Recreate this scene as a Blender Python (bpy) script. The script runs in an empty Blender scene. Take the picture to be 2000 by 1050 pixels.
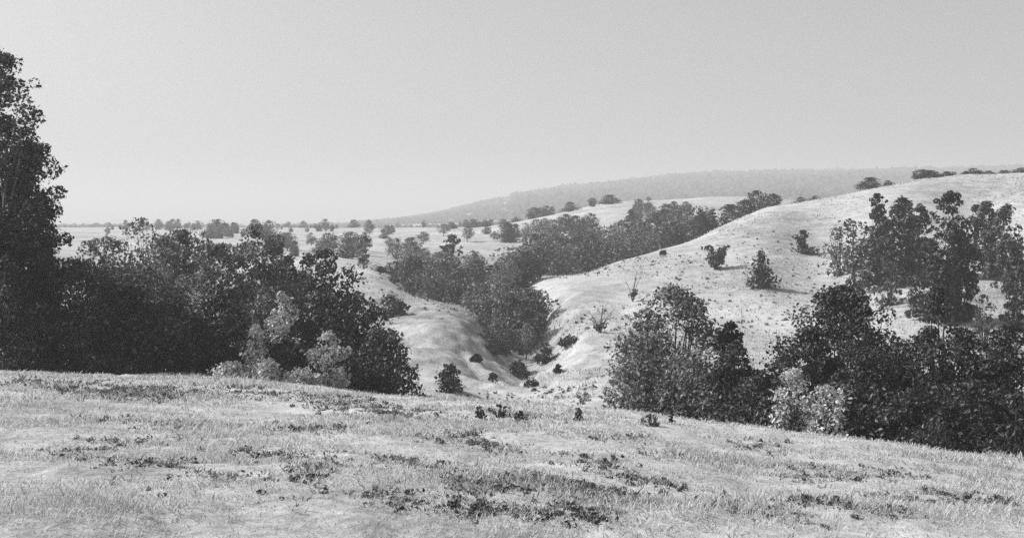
import bpy, math
import numpy as np

# ------------------------------------------------------------------ camera, sky, sun, exposure
scene = bpy.context.scene
COL = scene.collection
F = 2500.0            # focal length in pixels of a 2000 px wide picture
HOR = 440.0           # eye-level row in that picture
CZ = 1.7              # eye height

cam_d = bpy.data.cameras.new('camera')
cam = bpy.data.objects.new('camera', cam_d); COL.objects.link(cam)
cam_d.sensor_width = 36.0
cam_d.lens = F / 2000 * 36.0
cam_d.shift_y = -(525.0 - HOR) / 2000
cam_d.clip_start = 0.1; cam_d.clip_end = 30000
cam.location = (0, 0, CZ); cam.rotation_euler = (math.pi / 2, 0, 0)
scene.camera = cam

SUN_EL, SUN_AZ = math.radians(40), math.radians(12)      # from the left, a little beyond the subject
sun_dir = (-math.cos(SUN_EL) * math.cos(SUN_AZ), math.cos(SUN_EL) * math.sin(SUN_AZ), math.sin(SUN_EL))
world = bpy.data.worlds.new('World'); scene.world = world; world.use_nodes = True
wn = world.node_tree; wn.nodes.clear()
sky = wn.nodes.new('ShaderNodeTexSky'); sky.sky_type = 'NISHITA'; sky.sun_disc = False
sky.sun_elevation = SUN_EL; sky.sun_rotation = math.atan2(sun_dir[0], sun_dir[1])
sky.air_density = 1.0; sky.dust_density = 4.0; sky.ozone_density = 1.0
bw = wn.nodes.new('ShaderNodeRGBToBW')                     # black-and-white plate: the sky carries no hue
bg = wn.nodes.new('ShaderNodeBackground'); bg.inputs[1].default_value = 0.09
wo = wn.nodes.new('ShaderNodeOutputWorld')
wn.links.new(sky.outputs[0], bw.inputs[0]); wn.links.new(bw.outputs[0], bg.inputs[0]); wn.links.new(bg.outputs[0], wo.inputs[0])

sd = bpy.data.lights.new('sun', 'SUN'); sd.energy = 4.4; sd.angle = math.radians(0.6); sd.color = (1, 1, 1)
so = bpy.data.objects.new('sun', sd); COL.objects.link(so)
from mathutils import Vector
so.rotation_euler = Vector(sun_dir).to_track_quat('Z', 'Y').to_euler(); so.location = (-60, 20, 80)

vs = scene.view_settings
vs.view_transform = 'Standard'; vs.look = 'None'; vs.gamma = 1; vs.exposure = 0.75; vs.use_curve_mapping = False
scene.cycles.use_denoising = False      # leave the fine grain of the leaves
scene.cycles.max_bounces = 6; scene.cycles.transparent_max_bounces = 4

# ------------------------------------------------------------------ helpers
def tag(o, label=None, cat=None, group=None, kind=None):
    if label: o['label'] = label
    if cat: o['category'] = cat
    if group: o['group'] = group
    if kind: o['kind'] = kind
    return o

def mesh_from(name, V, P, k, smooth=False):
    """V (n,3) floats, P (m,k) indices -> mesh datablock"""
    me = bpy.data.meshes.new(name)
    V = np.asarray(V, np.float32); P = np.asarray(P, np.int32)
    me.vertices.add(len(V)); me.vertices.foreach_set('co', V.ravel())
    me.loops.add(P.size); me.loops.foreach_set('vertex_index', P.ravel())
    me.polygons.add(len(P)); me.polygons.foreach_set('loop_start', np.arange(0, P.size, k, dtype=np.int32))
    me.polygons.foreach_set('use_smooth', np.full(len(P), smooth))
    me.update(calc_edges=True); me.validate()
    return me

def obj(name, me, mat=None, parent=None):
    if mat is not None and not me.materials: me.materials.append(mat)
    o = bpy.data.objects.new(name, me); COL.objects.link(o)
    if parent is not None: o.parent = parent
    return o

def empty(name, loc):
    o = bpy.data.objects.new(name, None); COL.objects.link(o); o.location = loc; o.empty_display_size = .2
    return o

_tab = np.random.default_rng(77).random((256, 256))
def vnoise(x, y):
    xi = np.floor(x).astype(int); yi = np.floor(y).astype(int)
    fx = x - xi; fy = y - yi
    fx = fx * fx * (3 - 2 * fx); fy = fy * fy * (3 - 2 * fy)
    a = _tab[xi & 255, yi & 255]; b = _tab[(xi + 1) & 255, yi & 255]
    c = _tab[xi & 255, (yi + 1) & 255]; d = _tab[(xi + 1) & 255, (yi + 1) & 255]
    return (a * (1 - fx) + b * fx) * (1 - fy) + (c * (1 - fx) + d * fx) * fy

def fbm(x, y, o=3):
    s = 0; a = .5
    for i in range(o):
        s = s + a * (vnoise(x + 17.3 * i, y + 5.1 * i) - .5) * 2
        x = x * 2.1; y = y * 2.1; a *= .5
    return s

# ------------------------------------------------------------------ terrain: heights at surveyed points, spline between
PTS = [  # (column, row, distance) of points of the ground
 # hillside meadow
 (-900,1050,10),(0,1050,10.5),(500,1050,11),(1000,1050,11.5),(1500,1050,12),(2000,1050,12.5),(2900,1060,13),
 (-900,850,24),(0,850,24),(500,873,23),(1000,900,22),(1500,930,23),(2000,962,24),(2900,1000,24),
 (-900,700,55),(0,722,55),(250,736,54),(500,745,52),(800,775,47),(1000,790,45),(1200,803,44),(1450,830,43),(1700,860,42),(2000,895,40),(2900,940,40),
 # hollow behind the brow
 (-900,690,75),(0,712,72),(300,722,70),(600,745,68),(800,792,62),(1000,812,62),(1200,825,60),(1500,855,58),(1800,885,56),(2100,905,56),(2900,930,56),
 # gully and its banks
 (800,765,80),(1000,775,84),(1000,748,92),(1100,782,75),(1200,772,76),(1190,700,95),(1100,722,95),(1140,662,108),
 (1050,745,93),(950,735,93),(880,745,86),(1080,700,112),(1030,690,125),
 (820,700,95),(850,640,108),(850,604,120),(850,606,150),(930,690,102),(915,635,114),(760,640,112),(740,600,122),(930,610,135),
 # left side beyond the wood
 (-900,640,110),(0,640,110),(400,640,110),(600,640,110),(740,535,150),(660,520,170),(400,520,180),(0,520,180),(-900,520,180),
 (600,475,300),(740,470,300),(840,475,300),(300,470,320),(0,470,320),(-900,470,320),
 (700,446,600),(850,446,560),(300,446,600),(-300,446,600),(550,446,600),
 # wooded hollow and the field above it
 (1000,655,140),(1000,570,190),(940,530,230),(950,475,300),(1100,490,280),(1200,455,300),(1350,432,320),
 (950,446,380),(1000,437,390),(1100,416,410),(1200,396,425),(1300,392,435),(1450,385,440),(1200,405,560),(1000,446,560),(1450,398,600),
 # pale hill
 (1040,546,160),(1120,540,163),(1200,511,170),(1300,484,180),(1400,447,188),(1500,405,195),(1600,388,200),(1700,368,205),(1800,350,208),(1900,343,210),(2000,340,212),(2900,335,220),
 (1060,590,140),(1120,600,130),(1150,640,115),(1200,600,130),(1300,600,125),(1400,540,145),(1500,560,135),(1500,650,112),(1400,680,100),(1600,480,165),(1600,600,125),
 (1750,505,140),(1750,420,175),(1850,600,108),(1940,600,108),(1940,520,135),(1900,420,180),(1700,680,90),(2000,700,85),(2900,600,110),
 (1100,585,195),(1300,525,215),(1500,455,240),(1700,405,250),(1900,370,260),(2900,360,270),
 (1500,440,330),(1800,392,400),(2100,385,420),(2900,385,420),
 # far ridge
 (-900,445,1300),(0,445,1300),(600,445,1300),(850,440,1300),(1050,426,1300),(1200,414,1300),(1500,400,1300),(1800,392,1300),(2100,388,1300),(2900,388,1300),
 (-900,438,2400),(0,438,2400),(500,437,2400),(700,434,2400),(850,418,2400),(950,392,2400),(1050,378,2400),(1200,360,2400),(1400,343,2400),(1700,336,2400),(2000,331,2400),(2900,332,2400),
 (-900,426,4500),(-300,433,4500),(0,434,4500),(280,427,4500),(560,434,4500),(800,430,4500),(1200,410,4500),(2000,395,4500),(2900,395,4500),
 (-900,441,9000),(700,441,9000),(1500,440,9000),(2900,440,9000),
]
KTH = 4.5
def _ctrl():
    U = []; Z = []
    for px, py, d in PTS:
        x = (px - 1000) / F * d; z = CZ - (py - HOR) / F * d
        r = math.hypot(x, d)
        U.append((math.atan2(x, d) * KTH, math.log(r))); Z.append((z + 0) / r)
    for th in np.linspace(-.75, .75, 7):
        for r, z in ((1.0, .03), (2.2, -.12), (5.0, -.72)):
            U.append((th * KTH, math.log(r))); Z.append(z / r)
    return np.array(U), np.array(Z)
_U, _Z = _ctrl()
def _phi(r2): return .5 * r2 * np.log(r2 + 1e-9)
_n = len(_U)
_A = np.zeros((_n + 3, _n + 3))
_d2 = ((_U[:, None] - _U[None]) ** 2).sum(-1)
_A[:_n, :_n] = _phi(_d2) + np.eye(_n) * 0.0006
_A[:_n, _n] = 1; _A[:_n, _n + 1:] = _U; _A[_n, :_n] = 1; _A[_n + 1:, :_n] = _U.T
_w = np.linalg.solve(_A, np.concatenate([_Z, np.zeros(3)]))
def _tps(th, lr):
    out = np.empty(th.size); th = th.ravel() * KTH; lr = lr.ravel()
    for s in range(0, th.size, 20000):
        q = np.stack([th[s:s + 20000], lr[s:s + 20000]], -1)
        d2 = ((q[:, None] - _U[None]) ** 2).sum(-1)
        out[s:s + 20000] = _phi(d2) @ _w[:_n] + _w[_n] + q @ _w[_n + 1:]
    return out
TH_LIM = .62
def ground(x, y):
    x = np.atleast_1d(np.asarray(x, float)); y = np.atleast_1d(np.asarray(y, float))
    sh = x.shape; x = x.ravel(); y = y.ravel()
    r = np.maximum(np.hypot(x, y), .5); th = np.arctan2(x, y); lr = np.log(r)
    z = _tps(np.clip(th, -TH_LIM, TH_LIM), lr) * r
    side = np.clip((np.abs(th) - TH_LIM) / (math.pi - TH_LIM), 0, 1)
    m = side > 0
    if m.any():   # round behind the viewer the two flanks run together
        zo = _tps(np.where(th[m] > 0, -TH_LIM, TH_LIM), lr[m]) * r[m]
        wv = .5 * (side[m] ** 2 * (3 - 2 * side[m]))
        z[m] = z[m] * (1 - wv) + zo * wv
    amp = np.clip((r - 2) / 10, 0, 1)
    near = np.clip(1 - (r - 60) / 120, 0, 1)
    z += amp * near * (.13 * fbm(x * .55, y * .55, 3) + .22 * fbm(x * .13 + 9, y * .13, 2))
    z += np.clip((r - 5) / 5, 0, 1) * np.clip(1 - (r - 50) / 40, 0, 1) * .075 * fbm(x * 1.9 + 2, y * 1.5, 2)
    z += amp * np.clip((r - 40) / 200, 0, 1) * (1 - np.clip((r - 600) / 2000, 0, .9)) * (.8 * fbm(x * .03, y * .03 + 4, 3))
    g = np.exp(-((r - 108) / 30) ** 2) * np.exp(-((th + .0) / .12) ** 2)      # eroded banks of the gully
    z += g * (.6 * fbm(x * .28 + 3, y * .28, 4) + .42 * fbm(x * .9, y * .7, 3))
    for (x1, y1), (x2, y2), sgn, drop in (((1.2, 92), (6.8, 111), 1, 1.9), ((-3.4, 104), (.2, 92.5), -1, .45), ((4.5, 118), (8.5, 126), 1, .9), ((2.0, 128), (7.0, 137), 1, .8)):
        L = math.hypot(x2 - x1, y2 - y1); tx, ty = (x2 - x1) / L, (y2 - y1) / L      # cut bank: a lip, then a steep drop into the gully
        u = ((x - x1) * tx + (y - y1) * ty) / L
        s = sgn * (-(x - x1) * ty + (y - y1) * tx) + .9 * fbm(x * .35 + 8, y * .35, 3)
        win = np.clip(u * 4 + .6, 0, 1) * np.clip((1 - u) * 4 + .6, 0, 1)
        z += win * np.where(s < 0, .35 * np.exp(np.minimum(s, 0) / 2.0), .35 - (drop + .35) * np.clip(s / .8, 0, 1) ** .8 * np.exp(-np.maximum(s - .8, 0) / 6))
    return z.reshape(sh)
def gz(x, y): return float(ground(x, y)[0])
def hit(px, py, dmin=6, dmax=1500):
    d = np.geomspace(dmin, dmax, 900)
    x = (px - 1000) / F * d; zr = CZ - (py - HOR) / F * d
    below = zr <= ground(x, d)
    i = int(np.argmax(below)) if below.any() else len(d) - 1
    return float(x[i]), float(d[i])

# ------------------------------------------------------------------ materials (greys: the plate is black-and-white)
def nt(name):
    m = bpy.data.materials.new(name); m.use_nodes = True
    t = m.node_tree; t.nodes.clear()
    return m, t, t.nodes.new, t.links.new
def ramp(N, pts):
    r = N('ShaderNodeValToRGB'); e = r.color_ramp.elements
    while len(e) < len(pts): e.new(.5)
    for el, (p, v) in zip(e, pts): el.position = p; el.color = (v, v, v, 1)
    return r

def leaf_mat(name, lo, hi, nscale=1.7, trans=.25, rough=.5, boost=1.15):
    m, t, N, L = nt(name)
    geo = N('ShaderNodeNewGeometry'); tc = N('ShaderNodeTexCoord')
    no = N('ShaderNodeTexNoise'); no.inputs['Scale'].default_value = nscale; no.inputs['Detail'].default_value = 3
    L(geo.outputs['Position'], no.inputs['Vector'])
    mx = N('ShaderNodeMath'); mx.operation = 'MULTIPLY_ADD'; mx.inputs[1].default_value = .34
    L(geo.outputs['Random Per Island'], mx.inputs[0])
    m2 = N('ShaderNodeMath'); m2.operation = 'MULTIPLY'; m2.inputs[1].default_value = .64
    L(no.outputs['Fac'], m2.inputs[0]); L(m2.outputs[0], mx.inputs[2])
    r = ramp(N, [(.3, lo), (.52, hi), (.68, min(hi * boost, .55))]); L(mx.outputs[0], r.inputs[0])
    p = N('ShaderNodeBsdfPrincipled'); p.inputs['Roughness'].default_value = rough; p.inputs['Specular IOR Level'].default_value = .25
    tr = N('ShaderNodeBsdfTranslucent'); ms = N('ShaderNodeMixShader'); ms.inputs[0].default_value = trans
    L(r.outputs[0], p.inputs['Base Color']); L(r.outputs[0], tr.inputs[0])
    L(p.outputs[0], ms.inputs[1]); L(tr.outputs[0], ms.inputs[2])
    o = N('ShaderNodeOutputMaterial'); L(ms.outputs[0], o.inputs[0])
    return m
LEAF = {  # shade put into the low tones, sun flecks into the boosted ones
 'dark': leaf_mat('foliage_dark', .008, .036, boost=3.6),
 'mid': leaf_mat('foliage_mid', .016, .075, boost=2.6),
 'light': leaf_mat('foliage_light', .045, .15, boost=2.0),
 'pale': leaf_mat('foliage_pale_sunlit', .26, .5),  # sunlit look of the bushes carried by a pale leaf colour
}
M_GRASS = leaf_mat('dry_grass', .30, .46, .8, .35, .8)
M_WEED_SHADE = leaf_mat('herbs_and_tuft_shade', .03, .11, .9, .2, .7, 2.4)  # dark herb colour; in the meadow strips it stands for shade among tufts

def bark():
    m, t, N, L = nt('bark')
    tc = N('ShaderNodeTexCoord'); no = N('ShaderNodeTexNoise'); no.inputs['Scale'].default_value = 9; no.inputs['Detail'].default_value = 5
    L(tc.outputs['Object'], no.inputs['Vector'])
    r = ramp(N, [(.3, .035), (.75, .14)]); L(no.outputs['Fac'], r.inputs[0])
    b = N('ShaderNodeBump'); b.inputs['Strength'].default_value = .6; b.inputs['Distance'].default_value = .03; L(no.outputs['Fac'], b.inputs['Height'])
    p = N('ShaderNodeBsdfPrincipled'); p.inputs['Roughness'].default_value = .9
    L(r.outputs[0], p.inputs['Base Color']); L(b.outputs[0], p.inputs['Normal'])
    o = N('ShaderNodeOutputMaterial'); L(p.outputs[0], o.inputs[0]); return m
M_BARK = bark()

def ground_mat():
    m, t, N, L = nt('hill_pasture')
    geo = N('ShaderNodeNewGeometry')
    def noise(s, d=4):
        n = N('ShaderNodeTexNoise'); n.inputs['Scale'].default_value = s; n.inputs['Detail'].default_value = d
        n.inputs['Roughness'].default_value = .6; L(geo.outputs['Position'], n.inputs['Vector']); return n
    big, mid, fine = noise(.045, 4), noise(.5, 4), noise(5, 4)
    def m_add(a, k, b):
        x = N('ShaderNodeMath'); x.operation = 'MULTIPLY_ADD'; L(a, x.inputs[0]); x.inputs[1].default_value = k
        if isinstance(b, float): x.inputs[2].default_value = b
        else: L(b, x.inputs[2])
        return x.outputs[0]
    s = m_add(big.outputs['Fac'], .45, m_add(mid.outputs['Fac'], .35, m_add(fine.outputs['Fac'], .3, -.05)))
    r = ramp(N, [(.36, .15), (.47, .29), (.58, .39), (.7, .48)]); L(s, r.inputs[0])
    b = N('ShaderNodeBump'); b.inputs['Strength'].default_value = .7; b.inputs['Distance'].default_value = .22; L(m_add(mid.outputs['Fac'], 1.0, m_add(fine.outputs['Fac'], .35, 0.0)), b.inputs['Height'])
    p = N('ShaderNodeBsdfPrincipled'); p.inputs['Roughness'].default_value = .95; p.inputs['Specular IOR Level'].default_value = .1
    L(r.outputs[0], p.inputs['Base Color']); L(b.outputs[0], p.inputs['Normal'])
    o = N('ShaderNodeOutputMaterial'); L(p.outputs[0], o.inputs[0]); return m

# ------------------------------------------------------------------ the ground sheet
def build_ground():
    front = np.arange(-27, 27.01, .16)
    th = np.radians(np.concatenate([np.arange(-180, -27, 3.0), front, np.arange(30, 180, 3.0)]))
    rr = np.concatenate([[.6], np.geomspace(1.0, 60, 190), np.geomspace(60.7, 150, 170), np.geomspace(151, 420, 100), np.geomspace(428, 9500, 90)])
    T, R = np.meshgrid(th, rr)
    X = R * np.sin(T); Y = R * np.cos(T)
    Z = ground(X, Y)
    nr, nth = T.shape
    V = np.stack([X.ravel(), Y.ravel(), Z.ravel()], -1)
    idx = np.arange(nr * nth).reshape(nr, nth)
    a = idx[:-1]; b = np.roll(idx, -1, 1)[:-1]; c = np.roll(idx, -1, 1)[1:]; d = idx[1:]
    Q = np.stack([a, d, c, b], -1).reshape(-1, 4)
    V = np.vstack([V, [[0, 0, V[:nth, 2].mean()]]])
    me = mesh_from('hillside_ground', V, Q, 4, True)
    o = obj('hillside_ground', me, ground_mat())
    tag(o, 'pale rolling pasture hillside with a gully and hills beyond', 'ground', kind='structure')
build_ground()

# ------------------------------------------------------------------ plants
def tubes(list_of):      # [(points, radii)] -> V, Q
    V = []; Q = []; off = 0; n = 6
    for P, R in list_of:
        P = np.asarray(P, float); R = np.asarray(R, float)
        T = np.gradient(P, axis=0); T /= np.linalg.norm(T, axis=1)[:, None] + 1e-9
        a = np.cross(T, np.where(np.abs(T[:, 2:3]) > .9, [[1., 0, 0]], [[0, 0, 1.]])); a /= np.linalg.norm(a, axis=1)[:, None] + 1e-9
        b = np.cross(T, a)
        an = np.arange(n) * 2 * math.pi / n
        ring = P[:, None] + R[:, None, None] * (np.cos(an)[None, :, None] * a[:, None] + np.sin(an)[None, :, None] * b[:, None])
        V.append(ring.reshape(-1, 3))
        for i in range(len(P) - 1):
            for j in range(n):
                k = (j + 1) % n
                Q.append((off + i * n + j, off + i * n + k, off + (i + 1) * n + k, off + (i + 1) * n + j))
        off += len(P) * n
    return np.vstack(V), np.array(Q)

def env(shape, t):
    if shape == 'dome': return np.sqrt(np.clip(1 - t ** 2.3, 0, 1)) * (.86 + .14 * np.minimum(t * 5, 1))
    if shape == 'conifer': return .04 + .96 * (1 - t) ** .85 * (.7 + .3 * ((t * 6.5) % 1 < .55))
    if shape == 'column': return np.clip(.55 + .8 * t, 0, .92) * np.sqrt(np.clip(1 - np.clip((t - .62) / .38, 0, 1) ** 2, 0, 1))
    if shape == 'vee': return .18 + .82 * t ** .8
    lo = np.sqrt(np.clip(1 - ((.42 - t) / .5) ** 2, 0, 1)); hi = np.sqrt(np.clip(1 - ((t - .42) / .58) ** 2, 0, 1))
    return np.where(t < .42, lo, hi)

def leaves(rng, C, R, n, leaf, droop=0., sparse_top=None):
    """n leaf blades spread over the clumps C with radii R"""
    wgt = R ** 2
    if sparse_top is not None: wgt = wgt * sparse_top
    k = rng.choice(len(C), n, p=wgt / wgt.sum())
    D = rng.normal(size=(n, 3)); D /= np.linalg.norm(D, axis=1)[:, None]
    rad = R[k] * (.45 + .55 * rng.random(n) ** .5) * np.where(rng.random(n) < .12, 1.35, 1)
    P = C[k] + D * rad[:, None] * [1, 1, .8]
    Nn = D * .7 + rng.normal(size=(n, 3)) * .75 + [0, 0, .35]; Nn /= np.linalg.norm(Nn, axis=1)[:, None]
    A = np.cross(Nn, rng.normal(size=(n, 3))); A /= np.linalg.norm(A, axis=1)[:, None]
    A[:, 2] -= droop; B = np.cross(Nn, A)
    s = leaf * (.4 + 1.2 * rng.random(n) ** 1.4)[:, None]
    a = A * s * .5; b = B * s * .3
    fold = Nn * s * .10
    V = np.stack([P - a, P + b + fold, P + a, P - b + fold], 1).reshape(-1, 3)
    return V, np.arange(4 * n).reshape(n, 4)

def plant_meshes(seed, H, W, shape, leaf, cover=1.7, low=.22, stems=1, clumps=None, thin_top=0.):
    rng = np.random.default_rng(seed)
    z0 = 0.0 if shape in ('dome', 'vee') else H * low
    if shape == 'conifer': z0 = H * .06
    h = H - z0
    nC = clumps or int(np.clip(40 + 9 * W * H ** .5 / max(leaf / .22, .6) ** 1.0, 26, 110))
    t = rng.random(nC) ** (1.25 if shape in ('dome', 'conifer') else .95)
    t[:3] = [.96, .9, .99]
    an = rng.random(nC) * 2 * math.pi
    ph = rng.random(6) * 6.28
    lump = 1 + .22 * np.sin(2 * an + ph[0] + 3 * t) + .16 * np.sin(3 * an + ph[1] - 5 * t) + .12 * np.sin(5 * an + ph[2] + 7 * t)
    R = W / 2 * env(shape, t) * np.clip(lump, .55, 1.35)
    cr = (W * .5) * (.17 + .17 * rng.random(nC))
    if shape == 'conifer': cr = cr * np.clip(1.15 - t, .16, 1) * .8
    else: cr = cr * (1 - .45 * t ** 3)
    q = np.maximum(R - cr * .8, 0) * np.sqrt(.18 + .82 * rng.random(nC))
    z = z0 + t * h
    z = np.clip(z, cr * (.55 if shape in ('dome', 'vee') else .3), H - cr * .75)
    C = np.stack([np.cos(an) * q, np.sin(an) * q, z], -1)
    if shape == 'conifer':
        C = []; cr = []; t = []
        for i in range(9):
            ti = i / 9.0; Rb = W / 2 * (1 - ti) ** .9 * rng.uniform(.8, 1.1) + .03 * W; nb = 8 if i < 5 else 5
            for b in range(nb):
                aa = b * 6.283 / nb + i * .7 + rng.normal() * .2; Rk = Rb * rng.uniform(.75, 1.12)
                for u in (.35, .7, 1.0):
                    C.append((math.cos(aa) * Rk * u, math.sin(aa) * Rk * u, z0 + h * (.03 + .95 * ti) - .10 * Rk * u)); t.append(ti)
                    cr.append(W * (.055 + .085 * (1 - ti)) * (1.25 - .6 * u))
        C += [(0, 0, H * .95), (0, 0, H * .985)]; cr += [W * .05, W * .035]; t += [.95, .99]
        C = np.array(C); cr = np.array(cr); t = np.array(t); nC = len(C)
    area = leaf * leaf * .3
    n = int(np.clip(cover * math.pi * W * h * .62 / area, 250, 34000))
    st = None
    if thin_top: st = np.clip(1 - thin_top * np.clip((t - .25) / .6, 0, 1), .05, 1)
    V, Q = leaves(rng, C, cr, n, leaf, sparse_top=st)
    crown = mesh_from('crown', V, Q, 4)
    T = []
    if stems == 1:
        lean = rng.normal(size=2) * .03 * H
        top = H * (.92 if shape == 'conifer' else .75)
        s = np.linspace(0, 1, 6)
        P = np.stack([lean[0] * s ** 2 + .02 * H * np.sin(s * 5 + ph[3]), lean[1] * s ** 2 + .02 * H * np.sin(s * 4 + ph[4]), s * top - .25 * (s == 0)], -1)
        P[0, :2] *= 0
        r0 = .022 * H + .03
        T.append((P, r0 * (1 - .85 * s) * (1 + .5 * (s == 0))))
        for c in C[rng.permutation(nC)[:min(nC, 16)]]:
            zb = np.clip(c[2] * rng.uniform(.45, .85), H * .12, top * .95)
            u = zb / top; b0 = np.array([np.interp(u, s, P[:, 0]), np.interp(u, s, P[:, 1]), zb])
            mid = (b0 + c) / 2 + [0, 0, -.06 * H * (shape == 'conifer')]
            T.append(([b0, mid, c], [r0 * .35 * (1.1 - u), r0 * .22 * (1.1 - u) + .006, .008]))
    else:
        for c in C[rng.permutation(nC)[:stems * 3]]:
            b0 = np.append(rng.normal(size=2) * W * .05, -.12)
            mid = b0 * .4 + c * .6; mid[2] += .08 * H
            T.append(([b0, mid * [.7, .7, .55], c], [.012 * H + .012, .009 * H + .008, .006]))
    tv, tq = tubes(T)
    trunk = mesh_from('trunk', tv, tq, 4, True)
    return trunk, crown

SEED = [100]
def plant(px, top, wpx, d, shape, tone, label, base=None, name=None, cat=None, group=None, leafk=1., cover=2.0, low=.22, stems=None, thin_top=0., clumps=None, hidden_base=0.):
    """a tree or shrub standing on the ground at distance d; top is the picture row of its tip"""
    x = (px - 1000) / F * d
    if base is not None and d is None: pass
    z = gz(x, d) - hidden_base
    H = CZ - (top - HOR) / F * d - z
    W = wpx / F * d * (1.22 if group in ('shrubs along the front of the left wood', 'bushes and trees of the right thicket', 'trees of the wood at the left') else 1.05)
    H = max(H, .3)
    SEED[0] += 1
    leaf = max(.14, d * .0030) * leafk
    bush = shape in ('dome', 'vee') and stems != 1
    if stems is None: stems = 5 if bush else 1
    name = name or ('shrub' if bush else ('conifer_tree' if shape == 'conifer' else 'broadleaf_tree'))
    cat = cat or ('shrub' if bush else 'tree')
    tr, cr = plant_meshes(SEED[0], H, W, shape, leaf, cover, low, stems, clumps, thin_top)
    e = empty(name, (x, d, z))
    obj('stems' if bush else 'trunk', tr, M_BARK, e); obj('foliage' if bush else 'crown', cr, LEAF[tone], e)
    tag(e, label, cat, group)
    return e

def at_foot(px, py, top, wpx, shape, tone, label, dmin=6, **kw):
    x, d = hit(px, py, dmin)
    return plant(px, top, wpx, d, shape, tone, label, **kw)

# ---- wood at the left
WL = 'trees of the wood at the left'
SL = 'shrubs along the front of the left wood'
plant(12, 105, 185, 57, 'column', 'dark', 'tall thin-topped tree rising into the sky at the left edge', group=WL, low=.03, clumps=170, thin_top=.55, cover=3.0, leafk=1.0)
plant(-40, 60, 160, 60, 'round', 'mid', 'tallest crown, cut off by the left edge behind the tall tree', group=WL, low=.1, clumps=110, thin_top=.3, cover=2.4, leafk=1.1)
plant(70, 280, 150, 62, 'column', 'dark', 'dark leafy tree hugging the tall edge tree at half its height', group=WL, low=.05, cover=2.0)
plant(150, 505, 260, 60, 'round', 'mid', 'broad dark tree at the foot of the tall edge tree', group=WL, low=.06)
plant(20, 470, 200, 64, 'round', 'dark', 'dark tree cut by the left edge below the tall crown', group=WL, low=.06)
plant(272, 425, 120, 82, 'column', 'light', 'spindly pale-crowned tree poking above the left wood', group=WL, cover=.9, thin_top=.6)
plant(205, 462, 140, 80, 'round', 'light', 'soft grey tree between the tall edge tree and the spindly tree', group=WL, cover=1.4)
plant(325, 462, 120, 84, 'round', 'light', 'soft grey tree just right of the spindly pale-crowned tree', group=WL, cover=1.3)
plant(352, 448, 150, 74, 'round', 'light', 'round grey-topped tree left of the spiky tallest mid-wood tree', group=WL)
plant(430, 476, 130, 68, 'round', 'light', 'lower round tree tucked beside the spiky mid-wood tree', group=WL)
plant(508, 437, 140, 73, 'column', 'light', 'spiky-topped tree standing highest in the middle of the wood', group=WL, low=.1)
plant(560, 500, 90, 78, 'round', 'mid', 'small tree in the gap right of the spiky-topped tree', group=WL)
plant(636, 487, 125, 77, 'round', 'dark', 'round-headed dark tree at the right end of the wood', group=WL)
plant(592, 483, 36, 80, 'conifer', 'dark', 'slim dark spire beside the round-headed tree', group=WL)
plant(290, 520, 180, 63, 'round', 'light', 'light grey tree in front of the spindly pale-crowned tree', group=WL, low=.05)
plant(235, 560, 190, 58, 'dome', 'dark', 'dark thicket shrub below the spindly pale-crowned tree', group=SL)
plant(80, 580, 200, 57.5, 'dome', 'dark', 'dark thicket shrub nearest the left edge', group=SL)
plant(330, 590, 170, 57, 'dome', 'dark', 'dark thicket shrub at the middle foot of the wood', group=SL)
plant(430, 575, 170, 59, 'dome', 'dark', 'dark thicket shrub below the lower round tree', group=SL)
plant(520, 560, 140, 66, 'dome', 'light', 'grey thicket shrub under the spiky-topped tree', group=SL)
plant(620, 570, 170, 67, 'dome', 'dark', 'dark thicket shrub under the round-headed tree', group=SL)
plant(700, 575, 150, 67, 'dome', 'dark', 'dark shrub sloping down to the pale mound', group=SL)
plant(748, 640, 140, 58, 'dome', 'dark', 'darkest shrub at the right foot of the wood beside the pale mound', group=SL)
plant(655, 680, 160, 57, 'dome', 'dark', 'low dark shrub under the pale cloud-shaped bush', group=SL)
plant(560, 660, 120, 58, 'dome', 'dark', 'low dark shrub between two pale bushes at the wood front', group=SL)
SP = 'pale sunlit bushes at the wood'
plant(548, 570, 86, 60.5, 'dome', 'pale', 'bush high among the dark wood trees, sunlight put into its pale leaves', group=SP, cover=1.2, hidden_base=0)  # looks sunlit through its leaf colour
plant(500, 632, 66, 55, 'dome', 'pale', 'pale bush at the dark thicket edge left of centre', group=SP, cover=1.1)
plant(640, 648, 100, 53.5, 'dome', 'pale', 'pale cloud-shaped bush standing in for a crown highlight above the dark shrubs', group=SP, cover=1.2)  # pale leaves in place of a lit crown top
plant(450, 706, 80, 53, 'dome', 'pale', 'leftmost of three pale tufty bushes on the meadow brow', group=SP)
plant(520, 700, 90, 53, 'dome', 'pale', 'middle of three pale tufty bushes on the meadow brow', group=SP)
plant(592, 718, 70, 52.5, 'dome', 'pale', 'rightmost of three pale tufty bushes on the meadow brow', group=SP)

# ---- gully and mound
GB = 'dark bushes in the gully'
at_foot(880, 765, 712, 66, 'dome', 'dark', 'dark round bush on the slope left of the gully', dmin=60, group=GB)
at_foot(1010, 735, 702, 52, 'dome', 'dark', 'dark low bush in the bottom of the gully', dmin=60, group=GB)
at_foot(1064, 706, 668, 46, 'dome', 'dark', 'dark bush under the lip of the right gully bank', dmin=60, group=GB)
at_foot(1112, 676, 655, 50, 'dome', 'dark', 'thin dark bush standing in for the shadow under the gully bank', dmin=60, group=GB)  # dark leaves put where the bank's own shadow lies
at_foot(1040, 755, 742, 30, 'dome', 'dark', 'tiny dark tuft at the end of the gully', dmin=60, group=GB)
at_foot(962, 742, 728, 16, 'dome', 'dark', 'smallest dark tuft on the left gully slope', dmin=60, group=GB)
at_foot(1090, 728, 712, 20, 'dome', 'mid', 'small grey tuft alone on the right gully bank', dmin=60, group=GB)
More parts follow.
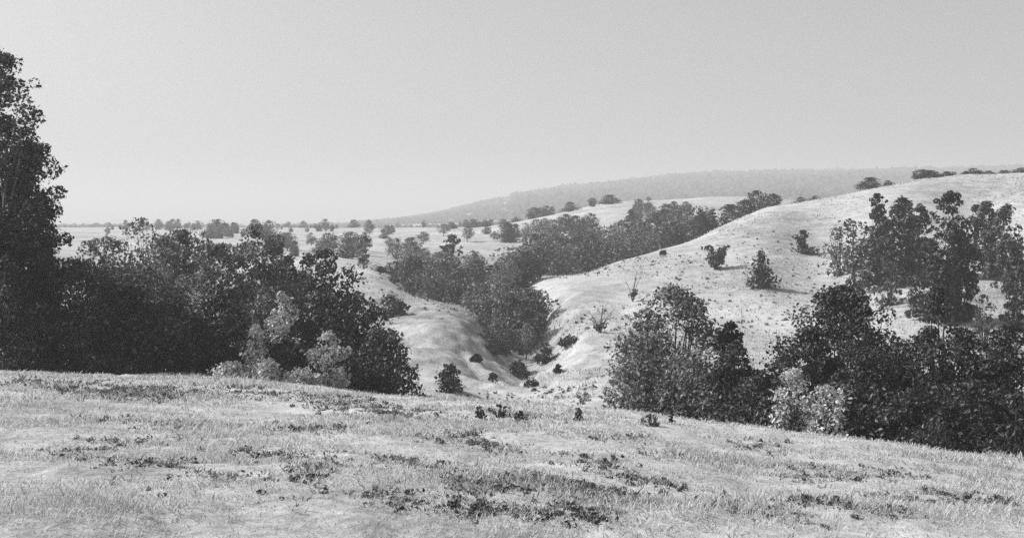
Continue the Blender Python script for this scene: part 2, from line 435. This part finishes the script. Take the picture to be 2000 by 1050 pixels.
at_foot(930, 706, 692, 22, 'dome', 'dark', 'small dark tuft below the mound end', dmin=60, group=GB)
at_foot(762, 618, 575, 66, 'dome', 'dark', 'dark bush at the left end of the pale mound', dmin=60, group=GB)

# ---- hollow behind the mound: one protoype set, copies
def proto(seed, shape, tone, leaf, **kw):
    tr, cr = plant_meshes(seed, 1.0 * 8, 8.0 if shape != 'conifer' else 4.0, shape, leaf, **kw)
    tr.materials.append(M_BARK); cr.materials.append(LEAF[tone])
    return tr, cr, (8.0 if shape != 'conifer' else 4.0)
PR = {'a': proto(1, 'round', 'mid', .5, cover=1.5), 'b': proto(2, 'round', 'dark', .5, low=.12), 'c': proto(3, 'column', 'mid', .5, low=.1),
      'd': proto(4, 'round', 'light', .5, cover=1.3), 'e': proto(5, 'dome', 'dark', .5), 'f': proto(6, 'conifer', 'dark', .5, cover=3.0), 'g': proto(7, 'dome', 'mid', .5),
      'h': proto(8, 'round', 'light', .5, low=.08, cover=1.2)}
rngp = np.random.default_rng(5)
def copy_plant(key, px, top, wpx, d, label, group, sink=0., nat=0.):
    tr, cr, w0 = PR[key]
    x = (px - 1000) / F * d; z = gz(x, d) - sink
    H = nat or max(CZ - (top - HOR) / F * d - z, .8); W = wpx / F * d
    W = min(W, H * (2.6 if key in 'eg' else 1.7))
    bush = key in 'eg'
    e = empty('shrub' if bush else ('conifer_tree' if key == 'f' else 'broadleaf_tree'), (x, d, z))
    for nm, me in (('stems' if bush else 'trunk', tr), ('foliage' if bush else 'crown', cr)):
        o = obj(nm, me, None, e)
    k = rngp.uniform(.78, 1.25); e.scale = (W / w0 * k, W / w0 / k, H / 8.0); e.rotation_euler = (0, 0, rngp.random() * 6.28)
    tag(e, label, 'shrub' if bush else 'tree', group)
    return e

def fill(n, px0, px1, d0, d1, keys, ok, label_of, group, hmin, hmax, seed, gap):
    rng = np.random.default_rng(seed); got = []
    for _ in range(n * 12):
        if len(got) >= n: break
        d = rng.uniform(d0, d1); px = rng.uniform(px0, px1); x = (px - 1000) / F * d
        if any((x - gx) ** 2 + (d - gd) ** 2 < gap ** 2 for gx, gd in got): continue
        h = rng.uniform(hmin, hmax); top = HOR - (gz(x, d) + h - CZ) / d * F
        if not ok(px, top, d): continue
        got.append((x, d))
        key = keys[rng.integers(len(keys))]; lab = label_of(px, d)
        if key in 'eg': lab = lab.replace(' tree ', ' shrub ')
        copy_plant(key, px, top, h * rng.uniform(.75, 1.35) / d * F, d, lab, group)
GH = 'trees filling the wooded hollow behind the mound'
def hollow_ok(px, top, d):
    return top > np.interp(px, [740, 790, 830, 920, 1000, 1060], [520, 498, 488, 488, 492, 480]) and (px > 900 + (d < 150) * 20 or d > 138 + (900 - px) * .12)
def hollow_label(px, d):
    if d < 150: return 'grey tree low in the wooded hollow, near the gully' if px > 930 else 'grey tree along the back edge of the pale mound'
    part = 'at the bottom of' if d < 175 else ('half-way up' if d < 205 else 'at the top of')
    return 'grey tree %s the %s of the wooded hollow' % (part, 'left side' if px < 880 else ('middle' if px < 980 else 'right side'))
fill(46, 765, 1062, 126, 235, 'hahbcgdhfd', hollow_ok, hollow_label, GH, 3.4, 8.6, 3, 4.2)
for key, px, top, w, d in [('b',772,510,66,172),('h',803,498,66,180),('a',748,528,50,166),('b',825,520,60,165)]:
    copy_plant(key, px, top, w, d, 'dark tree at the left tip of the wooded hollow above the diagonal hedge', GH)
plant(880, 458, 44, 205, 'column', 'dark', 'pointed dark tree topping the wooded hollow', group=GH, low=.05)
for key, px, top, w, d in [('a',945,610,60,122),('h',975,600,60,128),('a',1010,590,64,130),('h',1040,580,60,138),('d',1028,630,50,122),('a',990,640,56,116),('g',950,650,50,113),('a',1052,610,44,130)]:
    copy_plant(key, px, top, w, d, 'grey bushy tree at the foot of the wooded hollow', GH)
copy_plant('e', 965, 662, 66, 110, 'darkest bush at the mouth of the wooded hollow', GH)
plant(710, 460, 34, 150, 'column', 'light', 'faint slender tree standing alone in the gap right of the wood', cover=.9, low=.12, clumps=40)
copy_plant('e', 742, 522, 40, 150, 'dark bush heading the diagonal hedge left of the hollow', 'diagonal hedge')
copy_plant('e', 768, 545, 46, 145, 'dark bush in the middle of the diagonal hedge', 'diagonal hedge')
copy_plant('e', 800, 566, 46, 140, 'dark bush at the low end of the diagonal hedge', 'diagonal hedge')

GR = 'trees behind the ridge of the pale hill'
def belt_ok(px, top, d):
    return top > np.interp(px, [1000, 1060, 1120, 1200, 1300, 1380, 1440], [470, 450, 432, 428, 420, 412, 408]) - (18 if int(px) % 4 == 0 else 0) and d < 215 + (1440 - px) * .45
def belt_label(px, d):
    row = 'front' if d < 240 else ('middle' if d < 285 else 'back')
    return 'dark tree in the %s row of the belt behind the pale ridge, %s' % (row, 'left half' if px < 1220 else 'right half')
fill(74, 1045, 1440, 200, 345, 'bbahcdbfae', belt_ok, belt_label, GR, 4.2, 11.0, 4, 4.8)
copy_plant('c', 1247, 388, 34, 345, 'tall narrow tree leaning above the belt behind the pale ridge', GR)
copy_plant('b', 1372, 418, 50, 216, 'round dark tree left of the ridge-line conifer', None)
copy_plant('f', 1392, 402, 40, 215, 'dark conifer standing on the ridge line of the pale hill', None)
GC = 'bushes along the crest of the pale hill'
copy_plant('e', 1455, 390, 56, 206, 'bush where the crest of the pale hill starts to rise', GC)
copy_plant('b', 1478, 372, 60, 222, 'tallest bush clump along the crest of the pale hill', GC)
copy_plant('e', 1510, 378, 60, 212, 'dark bush right of the tallest crest clump', GC)
copy_plant('g', 1565, 385, 40, 212, 'low bush alone at the middle of the crest', GC)
copy_plant('g', 1592, 384, 30, 212, 'lowest bush at the right end of the crest row', GC)
copy_plant('e', 1698, 346, 50, 215, 'dark bush standing out on the upper crest below the far ridge', GC)
copy_plant('g', 1735, 352, 40, 216, 'low grey bush right of the dark upper crest bush', GC)
rngc = np.random.default_rng(9)
for i in range(15):
    px = 1795 + i * 14 + rngc.uniform(-9, 9)
    copy_plant('eg'[i % 2], px, 332 + rngc.uniform(-4, 6) - .1 * i, rngc.uniform(26, 74), 215 + rngc.uniform(0, 4), 'small bush in the %s of the row on the highest crest' % ('left half' if px < 1895 else 'right half'), 'row on the highest crest', sink=.25)
GF = 'trees along the far field edge'
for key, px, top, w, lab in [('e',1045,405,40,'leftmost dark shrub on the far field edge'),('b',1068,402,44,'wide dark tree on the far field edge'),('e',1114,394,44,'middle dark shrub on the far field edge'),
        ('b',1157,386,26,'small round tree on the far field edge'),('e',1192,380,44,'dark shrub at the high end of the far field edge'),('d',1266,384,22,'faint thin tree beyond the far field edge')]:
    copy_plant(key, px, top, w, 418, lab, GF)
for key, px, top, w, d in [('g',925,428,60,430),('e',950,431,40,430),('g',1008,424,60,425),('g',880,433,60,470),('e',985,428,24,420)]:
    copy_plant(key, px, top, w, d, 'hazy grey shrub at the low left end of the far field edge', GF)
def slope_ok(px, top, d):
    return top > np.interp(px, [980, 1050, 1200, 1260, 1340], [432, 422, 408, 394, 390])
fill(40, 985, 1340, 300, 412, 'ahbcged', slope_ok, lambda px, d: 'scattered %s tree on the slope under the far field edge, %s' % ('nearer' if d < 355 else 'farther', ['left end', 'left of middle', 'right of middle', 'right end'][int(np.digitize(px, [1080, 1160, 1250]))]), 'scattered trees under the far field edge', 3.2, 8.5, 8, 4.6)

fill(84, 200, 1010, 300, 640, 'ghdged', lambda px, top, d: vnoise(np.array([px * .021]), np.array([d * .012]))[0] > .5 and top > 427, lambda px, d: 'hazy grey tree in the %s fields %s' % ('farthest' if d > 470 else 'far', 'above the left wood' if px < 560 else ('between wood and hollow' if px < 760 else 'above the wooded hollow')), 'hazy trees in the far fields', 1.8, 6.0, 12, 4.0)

fill(22, 555, 830, 185, 330, 'dhgdh', lambda px, top, d: top > 452 and top < 520, lambda px, d: 'soft grey tree on the %s slope between the wood and the hollow' % ('near' if d < 255 else 'farther'), 'trees on the slope between wood and hollow', 2.2, 5.5, 14, 5.0)

# ---- lone plants on the pale hill
at_foot(1398, 527, 480, 62, 'vee', 'dark', 'dark V-shaped bush alone on the pale hill', dmin=60, clumps=36, cover=1.8)
at_foot(1487, 562, 482, 66, 'conifer', 'dark', 'dark Christmas-tree-shaped conifer alone on the pale hill', dmin=60, cover=1.5)
at_foot(1567, 493, 450, 34, 'column', 'dark', 'upright ragged dark bush highest of the three on the pale hill', dmin=60, name='shrub', cat='shrub', stems=5, low=.02, clumps=60, cover=2.4)
at_foot(1572, 494, 484, 50, 'dome', 'mid', 'flat grey bush at the foot of the upright ragged bush', dmin=60)
at_foot(1296, 497, 490, 14, 'dome', 'dark', 'tiny dark tuft near the ridge of the pale hill', dmin=60)

# ---- right-hand thicket
RT = 'bushes and trees of the right thicket'
plant(1318, 558, 225, 52, 'dome', 'light', 'large speckled bush standing left of the right thicket', group=RT, cover=1.9, clumps=130)
plant(1265, 600, 130, 51, 'dome', 'light', 'leafy bush against the left side of the large speckled bush', group=RT, cover=1.2)
plant(1250, 690, 120, 48, 'dome', 'light', 'light grey bush at the foot of the large speckled bush', group=RT, cover=1.4)
plant(1340, 680, 170, 47.5, 'dome', 'light', 'grey bush low in front of the large speckled bush', group=RT, cover=1.5)
plant(1425, 628, 100, 51, 'dome', 'dark', 'dark knobbly bush right of the large speckled bush', group=RT, clumps=90)
plant(1435, 668, 120, 48, 'dome', 'dark', 'black low bush between the speckled bush and the right thicket', group=RT)
plant(1470, 735, 120, 44.5, 'dome', 'dark', 'black bush at the foot of the gap in the thicket', group=RT)
plant(1530, 690, 90, 50, 'dome', 'mid', 'grey bush filling the dip left of the big thicket', group=RT)
plant(1650, 556, 250, 52, 'dome', 'dark', 'peaked dark bush forming the left end of the big thicket', group=RT, clumps=130, cover=2.6)
plant(1585, 640, 130, 47, 'dome', 'dark', 'dark bush on the left flank of the peaked thicket bush', group=RT)
plant(1690, 600, 130, 49, 'dome', 'dark', 'dark bush in the heart of the big thicket', group=RT)
plant(1835, 560, 110, 50, 'dome', 'dark', 'dark bush under the tall column tree', group=RT)
plant(1800, 655, 180, 45, 'dome', 'dark', 'broad black bush below the sunlit gap in the thicket', group=RT)
plant(1690, 680, 190, 45, 'dome', 'dark', 'broad black bush at the front middle of the big thicket', group=RT)
plant(1880, 640, 150, 45, 'dome', 'dark', 'black bush near the right end of the thicket', group=RT)
plant(1965, 635, 170, 44, 'dome', 'dark', 'black bush cut by the right edge', group=RT)
plant(1900, 740, 170, 41.5, 'dome', 'dark', 'lowest black bush at the right foot of the thicket', group=RT)
plant(1990, 770, 150, 40.5, 'dome', 'dark', 'low black bush in the right corner of the thicket', group=RT)
plant(1790, 760, 160, 42.5, 'dome', 'dark', 'low black bush in front of the broad black bush', group=RT)
plant(1640, 745, 130, 44, 'dome', 'mid', 'low grey bush right of the pale bushes', group=RT)
plant(1548, 718, 130, 43.6, 'dome', 'pale', 'pale leafy bush in front of the dip in the thicket', group='pale bushes in the right thicket', cover=1.1)
plant(1612, 752, 120, 42.6, 'dome', 'pale', 'lower pale leafy bush at the thicket foot', group='pale bushes in the right thicket', cover=.9)
for px, top, w, d, lab in [(1745,690,190,47,'black bush deep in the thicket below the sunlit gap'),(1925,700,170,45,'black bush just inside the right edge of the thicket'),(1485,722,90,47,'black bush in the dip between speckled bush and thicket'),
        (1615,700,150,48,'black bush behind the pale bushes of the thicket'),(1850,800,150,41.5,'low black bush at the brow below the thicket middle'),(1700,790,130,43,'low black bush right of the low grey bush')]:
    plant(px, top, w, d, 'dome', 'dark', lab, group=RT)
RB = 'trees on the hill behind the right thicket'
plant(1762, 386, 90, 128, 'round', 'dark', 'dark tree in the middle of the hill clump behind the thicket', group=RB, low=.05)
plant(1715, 378, 50, 132, 'column', 'dark', 'left spire of the hill clump behind the thicket', group=RB, low=.05)
plant(1795, 398, 60, 126, 'round', 'dark', 'right knob of the hill clump behind the thicket', group=RB, low=.05)
plant(1735, 430, 130, 124, 'dome', 'dark', 'broad skirt bush of the hill clump behind the thicket', group=RB)
plant(1665, 428, 90, 138, 'round', 'mid', 'thin grey tree left of the hill clump', group=RB, cover=.8, low=.15)
plant(1640, 445, 70, 142, 'dome', 'light', 'fuzzy light grey bush left of the thin grey tree', group=RB, cover=.6)
plant(1855, 374, 88, 98, 'column', 'dark', 'tall dark column tree behind the right thicket', group=RB, low=.04)
plant(1875, 450, 80, 100, 'dome', 'dark', 'dark bush against the right side of the column tree', group=RB)
plant(1820, 470, 90, 100, 'dome', 'dark', 'dark bush against the left side of the column tree', group=RB)
plant(1925, 393, 90, 125, 'round', 'dark', 'dark tree with two heads right of the column tree', group=RB, low=.05)
plant(1965, 400, 80, 115, 'round', 'mid', 'grey tree at the right edge behind the thicket', group=RB, low=.05)
plant(1985, 480, 60, 95, 'dome', 'dark', 'black bush at the right edge above the pale bank', group=RB)
plant(1668, 515, 50, 110, 'dome', 'mid', 'small grey bush above the peaked thicket bush', group=RB, cover=.9)
plant(1740, 510, 70, 112, 'dome', 'mid', 'spindly grey bush above the sunlit gap', group=RB, cover=.7)
plant(1920, 575, 60, 88, 'dome', 'mid', 'grey bush on the pale bank at right', group=RB, cover=.8)

# ---- bare saplings
def sapling(px, py, top, spread, label, n=7, dmin=60):
    x, d = hit(px, py, dmin); z = gz(x, d)
    H = CZ - (top - HOR) / F * d - z
    SEED[0] += 1; rng = np.random.default_rng(SEED[0])
    T = []; tips = []
    for i in range(n):
        a = rng.uniform(-1, 1) * spread / F * d; hh = H * rng.uniform(.45, 1)
        tip = np.array([a, rng.uniform(-.3, .3), hh]); mid = tip * [.35, .35, .5]
        T.append(([[0, 0, -.1], mid, tip], [.05, .035, .012]))
        tw = tip + [rng.uniform(-.3, .3), 0, -.1 * hh]
        T.append(([mid * .6 + tip * .4, tw], [.02, .008])); tips += [mid, mid * .7]
    v, q = tubes(T); e = empty('sapling', (x, d, z))
    obj('stems', mesh_from('stems', v, q, 4, True), M_BARK, e)
    C = np.array(tips) * [1, 1, .7]; V, Q = leaves(rng, C, np.full(len(C), .28), 260, .2)
    obj('foliage', mesh_from('foliage', V, Q, 4), LEAF['mid'], e)
    tag(e, label, 'sapling')
sapling(1172, 650, 592, 32, 'twiggy little sapling on the pale slope above the gully bank')
sapling(1236, 590, 512, 22, 'thin bare sapling left of the large speckled bush', 5)

# ------------------------------------------------------------------ meadow grass, herbs and herb strips for tuft shade
def blades(rng, X, Y, h, w, nb, spread, lean=.5):
    n = len(X); Z = ground(X, Y)
    k = np.repeat(np.arange(n), nb); m = n * nb
    a = rng.random(m) * 6.283
    bx = X[k] + np.cos(a) * spread[k] * rng.random(m); by = Y[k] + np.sin(a) * spread[k] * rng.random(m)
    bz = Z[k] - .03
    hh = h[k] * (.5 + .7 * rng.random(m)); ww = w[k] * (.6 + .8 * rng.random(m))
    la = a + rng.normal(size=m) * .7; le = hh * lean * (.3 + rng.random(m))
    fa = rng.random(m) * 6.283; fx = np.cos(fa) * ww; fy = np.sin(fa) * ww
    p0 = np.stack([bx - fx, by - fy, bz], -1); p1 = np.stack([bx + fx, by + fy, bz], -1)
    mx = bx + np.cos(la) * le * .35; my = by + np.sin(la) * le * .35; mz = bz + hh * .62
    p2 = np.stack([mx - fx * .7, my - fy * .7, mz], -1); p3 = np.stack([mx + fx * .7, my + fy * .7, mz], -1)
    p4 = np.stack([bx + np.cos(la) * le, by + np.sin(la) * le, bz + hh], -1)
    V = np.stack([p0, p1, p2, p3, p4], 1).reshape(-1, 3)
    o = np.arange(m)[:, None] * 5
    return V, np.stack([o + [0, 1, 3], o + [0, 3, 2], o + [2, 3, 4]], 1).reshape(-1, 3)

def build_grass():
    rng = np.random.default_rng(11)
    n = 52000
    Y = np.exp(rng.uniform(math.log(7.5), math.log(62), n)); X = rng.uniform(-.52, .52, n) * Y
    f = vnoise(X * .5 + 40, Y * .5) ; keep = rng.random(n) < .35 + .9 * f
    X, Y, f = X[keep], Y[keep], f[keep]
    h = (.035 + .11 * f ** 1.5) * (.7 + .6 * rng.random(len(X))) * np.clip(.75 + Y / 60, .75, 1.5)
    w = np.maximum(.006, Y * .00045)
    V, T = blades(rng, X, Y, h, w, 5, .08 + .004 * Y, .9)
    o = obj('meadow_grass', mesh_from('meadow_grass', V, T, 3), M_GRASS)
    tag(o, 'pale dry tufted grass covering the foreground meadow', 'grass', kind='stuff')
    # thinner grass on the hill and mound
    n = 22000
    Y = np.exp(rng.uniform(math.log(75), math.log(215), n)); X = rng.uniform(-.12, .42, n) * Y
    k = (vnoise(X * .12, Y * .12 + 30) > .45); X, Y = X[k], Y[k]
    V, T = blades(rng, X, Y, .14 + .16 * rng.random(len(X)), np.full(len(X), .03) * Y / 100, 3, np.full(len(X), .3), .6)
    o = obj('hill_grass', mesh_from('hill_grass', V, T, 3), M_GRASS)
    tag(o, 'short pale grass tussocks scattered over the hill beyond', 'grass', kind='stuff')
    n = 4200
    Y = np.exp(rng.uniform(math.log(72), math.log(215), n)); X = rng.uniform(-.12, .42, n) * Y
    k = (vnoise(X * .09 + 7, Y * .05 + 30) > .58); X, Y = X[k], Y[k]
    R = .06 + .14 * rng.random(len(X)) ** 3
    V, T = leaves(rng, np.stack([X, Y, ground(X, Y) + R * .4], -1), R, len(X) * 14, .16)
    o = obj('hill_herbs', mesh_from('hill_herbs', V, T, 4), M_WEED_SHADE)
    tag(o, 'low dark herbs dotted thinly over the pale hill', 'ground cover', kind='stuff')
build_grass()

STREAKS = [ # picture columns and rows of dark herb strips standing in for shade among tufts: x1,y1,x2,y2,thickness,amount
 (40,748,330,776,14,260),(200,772,440,770,8,90),(440,754,472,757,4,30),(498,768,525,771,4,30),(545,773,570,774,4,25),(605,774,690,796,6,90),(690,796,800,810,6,80),
 (120,822,260,820,5,40),(320,832,410,830,5,35),(580,828,640,846,5,45),(770,822,800,810,5,25),(115,868,300,918,6,80),(190,868,215,866,4,20),(310,906,350,908,5,35),(316,864,326,866,4,15),
 (400,922,455,940,5,45),(450,888,670,892,6,90),(600,906,655,922,7,60),(555,934,600,936,4,25),(748,894,805,906,6,60),(738,962,805,992,6,70),(845,912,955,955,10,130),
 (930,962,1005,948,9,90),(1000,925,1090,945,10,110),(1080,940,1250,990,16,260),(1095,980,1170,1020,10,120),(1155,898,1185,912,7,40),(1235,932,1295,946,7,60),(1350,982,1430,994,10,80),
 (1555,912,1592,952,6,60),(1545,972,1605,982,8,50),(1655,928,1685,944,5,30),(1700,914,1755,926,5,40),(1845,968,1965,982,8,70),(1740,975,1850,990,7,60),(1010,822,1045,812,5,30),(1180,852,1230,860,6,30),
 (850,860,940,850,8,50),(950,868,1000,880,6,40),(860,985,960,1000,9,80),(960,1000,1060,1010,8,60),(1290,900,1340,890,6,35),(1440,870,1520,880,6,35),(1680,990,1740,1010,8,40),(1480,1000,1540,1010,8,40),(200,945,300,960,5,15),(500,990,620,960,6,15)]
def build_shade_herbs():
    rng = np.random.default_rng(21); XS = []; YS = []; TS = []
    for x1, y1, x2, y2, th, n in STREAKS:
        for i in range(max(4, n // 4)):
            u = rng.random(); px = x1 + (x2 - x1) * u + rng.normal() * 5; py = y1 + (y2 - y1) * u + rng.normal() * th * .45
            x, d = hit(px, py, 6, 75)
            for j in range(7): XS.append(x + rng.normal() * .015 * d); YS.append(d + rng.normal() * .02 * d)
    X = np.array(XS); Y = np.array(YS); Z = ground(X, Y)
    R = (.018 + .042 * rng.random(len(X)) ** 2) * np.clip(.5 + Y / 35, .6, 1.9)
    k = rng.random(len(X)) < .35
    V, T = leaves(rng, np.stack([X, Y, Z + R * .5], -1)[k], R[k], int(k.sum()) * 14, .05)
    h = (.035 + .06 * rng.random(len(X))) * np.clip(.6 + Y / 45, .6, 1.5)
    V2, T2 = blades(rng, X, Y, h, np.maximum(.006, Y * .0005), 7, .08 + .005 * Y, 1.3)
    T = np.concatenate([T[:, [0, 1, 2]], T[:, [0, 2, 3]]])
    T = np.concatenate([T, T2 + len(V)]); V = np.concatenate([V, V2])
    o = obj('meadow_shade_herbs', mesh_from('meadow_shade_herbs', V, T, 3), M_WEED_SHADE)
    tag(o, 'dark coarse herbs in strips, standing in for shade among the meadow tufts', 'ground cover', kind='stuff')
build_shade_herbs()

WC = 'dark weed clumps on the meadow'
for px, py, w, top, lab in [(938,818,26,796,'dark weed clump standing highest on the meadow brow at centre'),(975,815,40,803,'wide dark weed clump right beside the highest brow clump'),(1016,826,34,812,'dark weed clump below the end of the gully'),
        (1128,820,26,812,'small dark weed clump on the brow under the pale bank'),(1272,832,44,822,'flat dark weed clump in front of the large speckled bush'),(1312,826,12,810,'slim dark weed stalk in front of the large speckled bush')]:
    at_foot(px, py, top + .55 * (py - top), w, 'dome', 'mid', lab, name='weed_clump', cat='weeds', group=WC, leafk=.5, cover=1.1, clumps=22)

# ------------------------------------------------------------------ woods clothing the far ridge
def build_far_woods():
    rng = np.random.default_rng(31); n = 22000
    d = rng.uniform(1150, 2750, n) ; th = rng.uniform(-.12, .5, n)
    x = np.tan(th) * d
    z = ground(x, d)
    k = (vnoise(x * .004, d * .004) > .10) & (z > CZ + 2 + 6 * rng.random(n)); x, d, z = x[k], d[k], z[k]
    # strips of hazy woodland in the low country at the left
    m = 5200; d2 = rng.uniform(950, 2000, m); x2 = rng.uniform(-.42, .0, m) * d2
    k = vnoise(x2 * .006 + 3, d2 * .014) > .46
    x2, d2 = x2[k], d2[k]
    x = np.concatenate([x, x2]); d = np.concatenate([d, d2]); z = np.concatenate([z, ground(x2, d2)])
    n = len(x)
    base = np.array([(math.cos(a) * r, math.sin(a) * r, h) for h, r, kk in ((.02, .75, 6), (.5, 1., 6), (.85, .6, 6)) for a in np.arange(kk) * math.pi / 3 + h] + [(0, 0, 1.05)])
    Q = []
    for L0 in (0, 6):
        for j in range(6): Q += [(L0 + j, L0 + (j + 1) % 6, L0 + 6 + j), (L0 + (j + 1) % 6, L0 + 6 + (j + 1) % 6, L0 + 6 + j)]
    for j in range(6): Q.append((12 + j, 12 + (j + 1) % 6, 18))
    Q = np.array(Q)
    s = rng.uniform(3, 7.5, n) * np.where(x < 0, .62, 1); hh = rng.uniform(2.5, 8, n) * (.7 + .6 * vnoise(x * .01, d * .01)) * np.where(x < 0, .5, 1) * rng.choice([.75, 1.0, 1.2], n)
    B = base[None] * np.stack([s, s, hh], -1)[:, None] * (1 + np.clip(rng.normal(size=(n, 19, 1)), -1.6, 1.6) * .2)
    V = (B + np.stack([x, d, z - 1.], -1)[:, None]).reshape(-1, 3)
    T = (Q[None] + np.arange(n)[:, None, None] * 19).reshape(-1, 3)
    o = obj('distant_woods', mesh_from('distant_woods', V, T, 3), leaf_mat('distant_canopy', .03, .06, .05, .1, .8))
    tag(o, 'hazy grey woods over the far ridge and low country', 'woods', kind='stuff')
build_far_woods()

# ------------------------------------------------------------------ haze: the air between here and the far ridge
def build_haze():
    x0, x1, y0, y1, z0, z1 = -9800, 9800, -9800, 9800, -60, 160
    V = [(x, y, z) for z in (z0, z1) for y in (y0, y1) for x in (x0, x1)]
    me = mesh_from('haze', V, [(0, 2, 3, 1), (4, 5, 7, 6), (0, 1, 5, 4), (2, 6, 7, 3), (0, 4, 6, 2), (1, 3, 7, 5)], 4)
    m, t, N, L = nt('haze_air')
    p = N('ShaderNodeVolumePrincipled'); p.inputs['Color'].default_value = (.9, .9, .9, 1); p.inputs['Density'].default_value = .0006
    p.inputs['Anisotropy'].default_value = .1
    o = N('ShaderNodeOutputMaterial'); L(p.outputs[0], o.inputs['Volume'])
    h = obj('haze', me, m); tag(h, 'thin pale haze in the air over the valley', 'haze', kind='stuff')
build_haze()
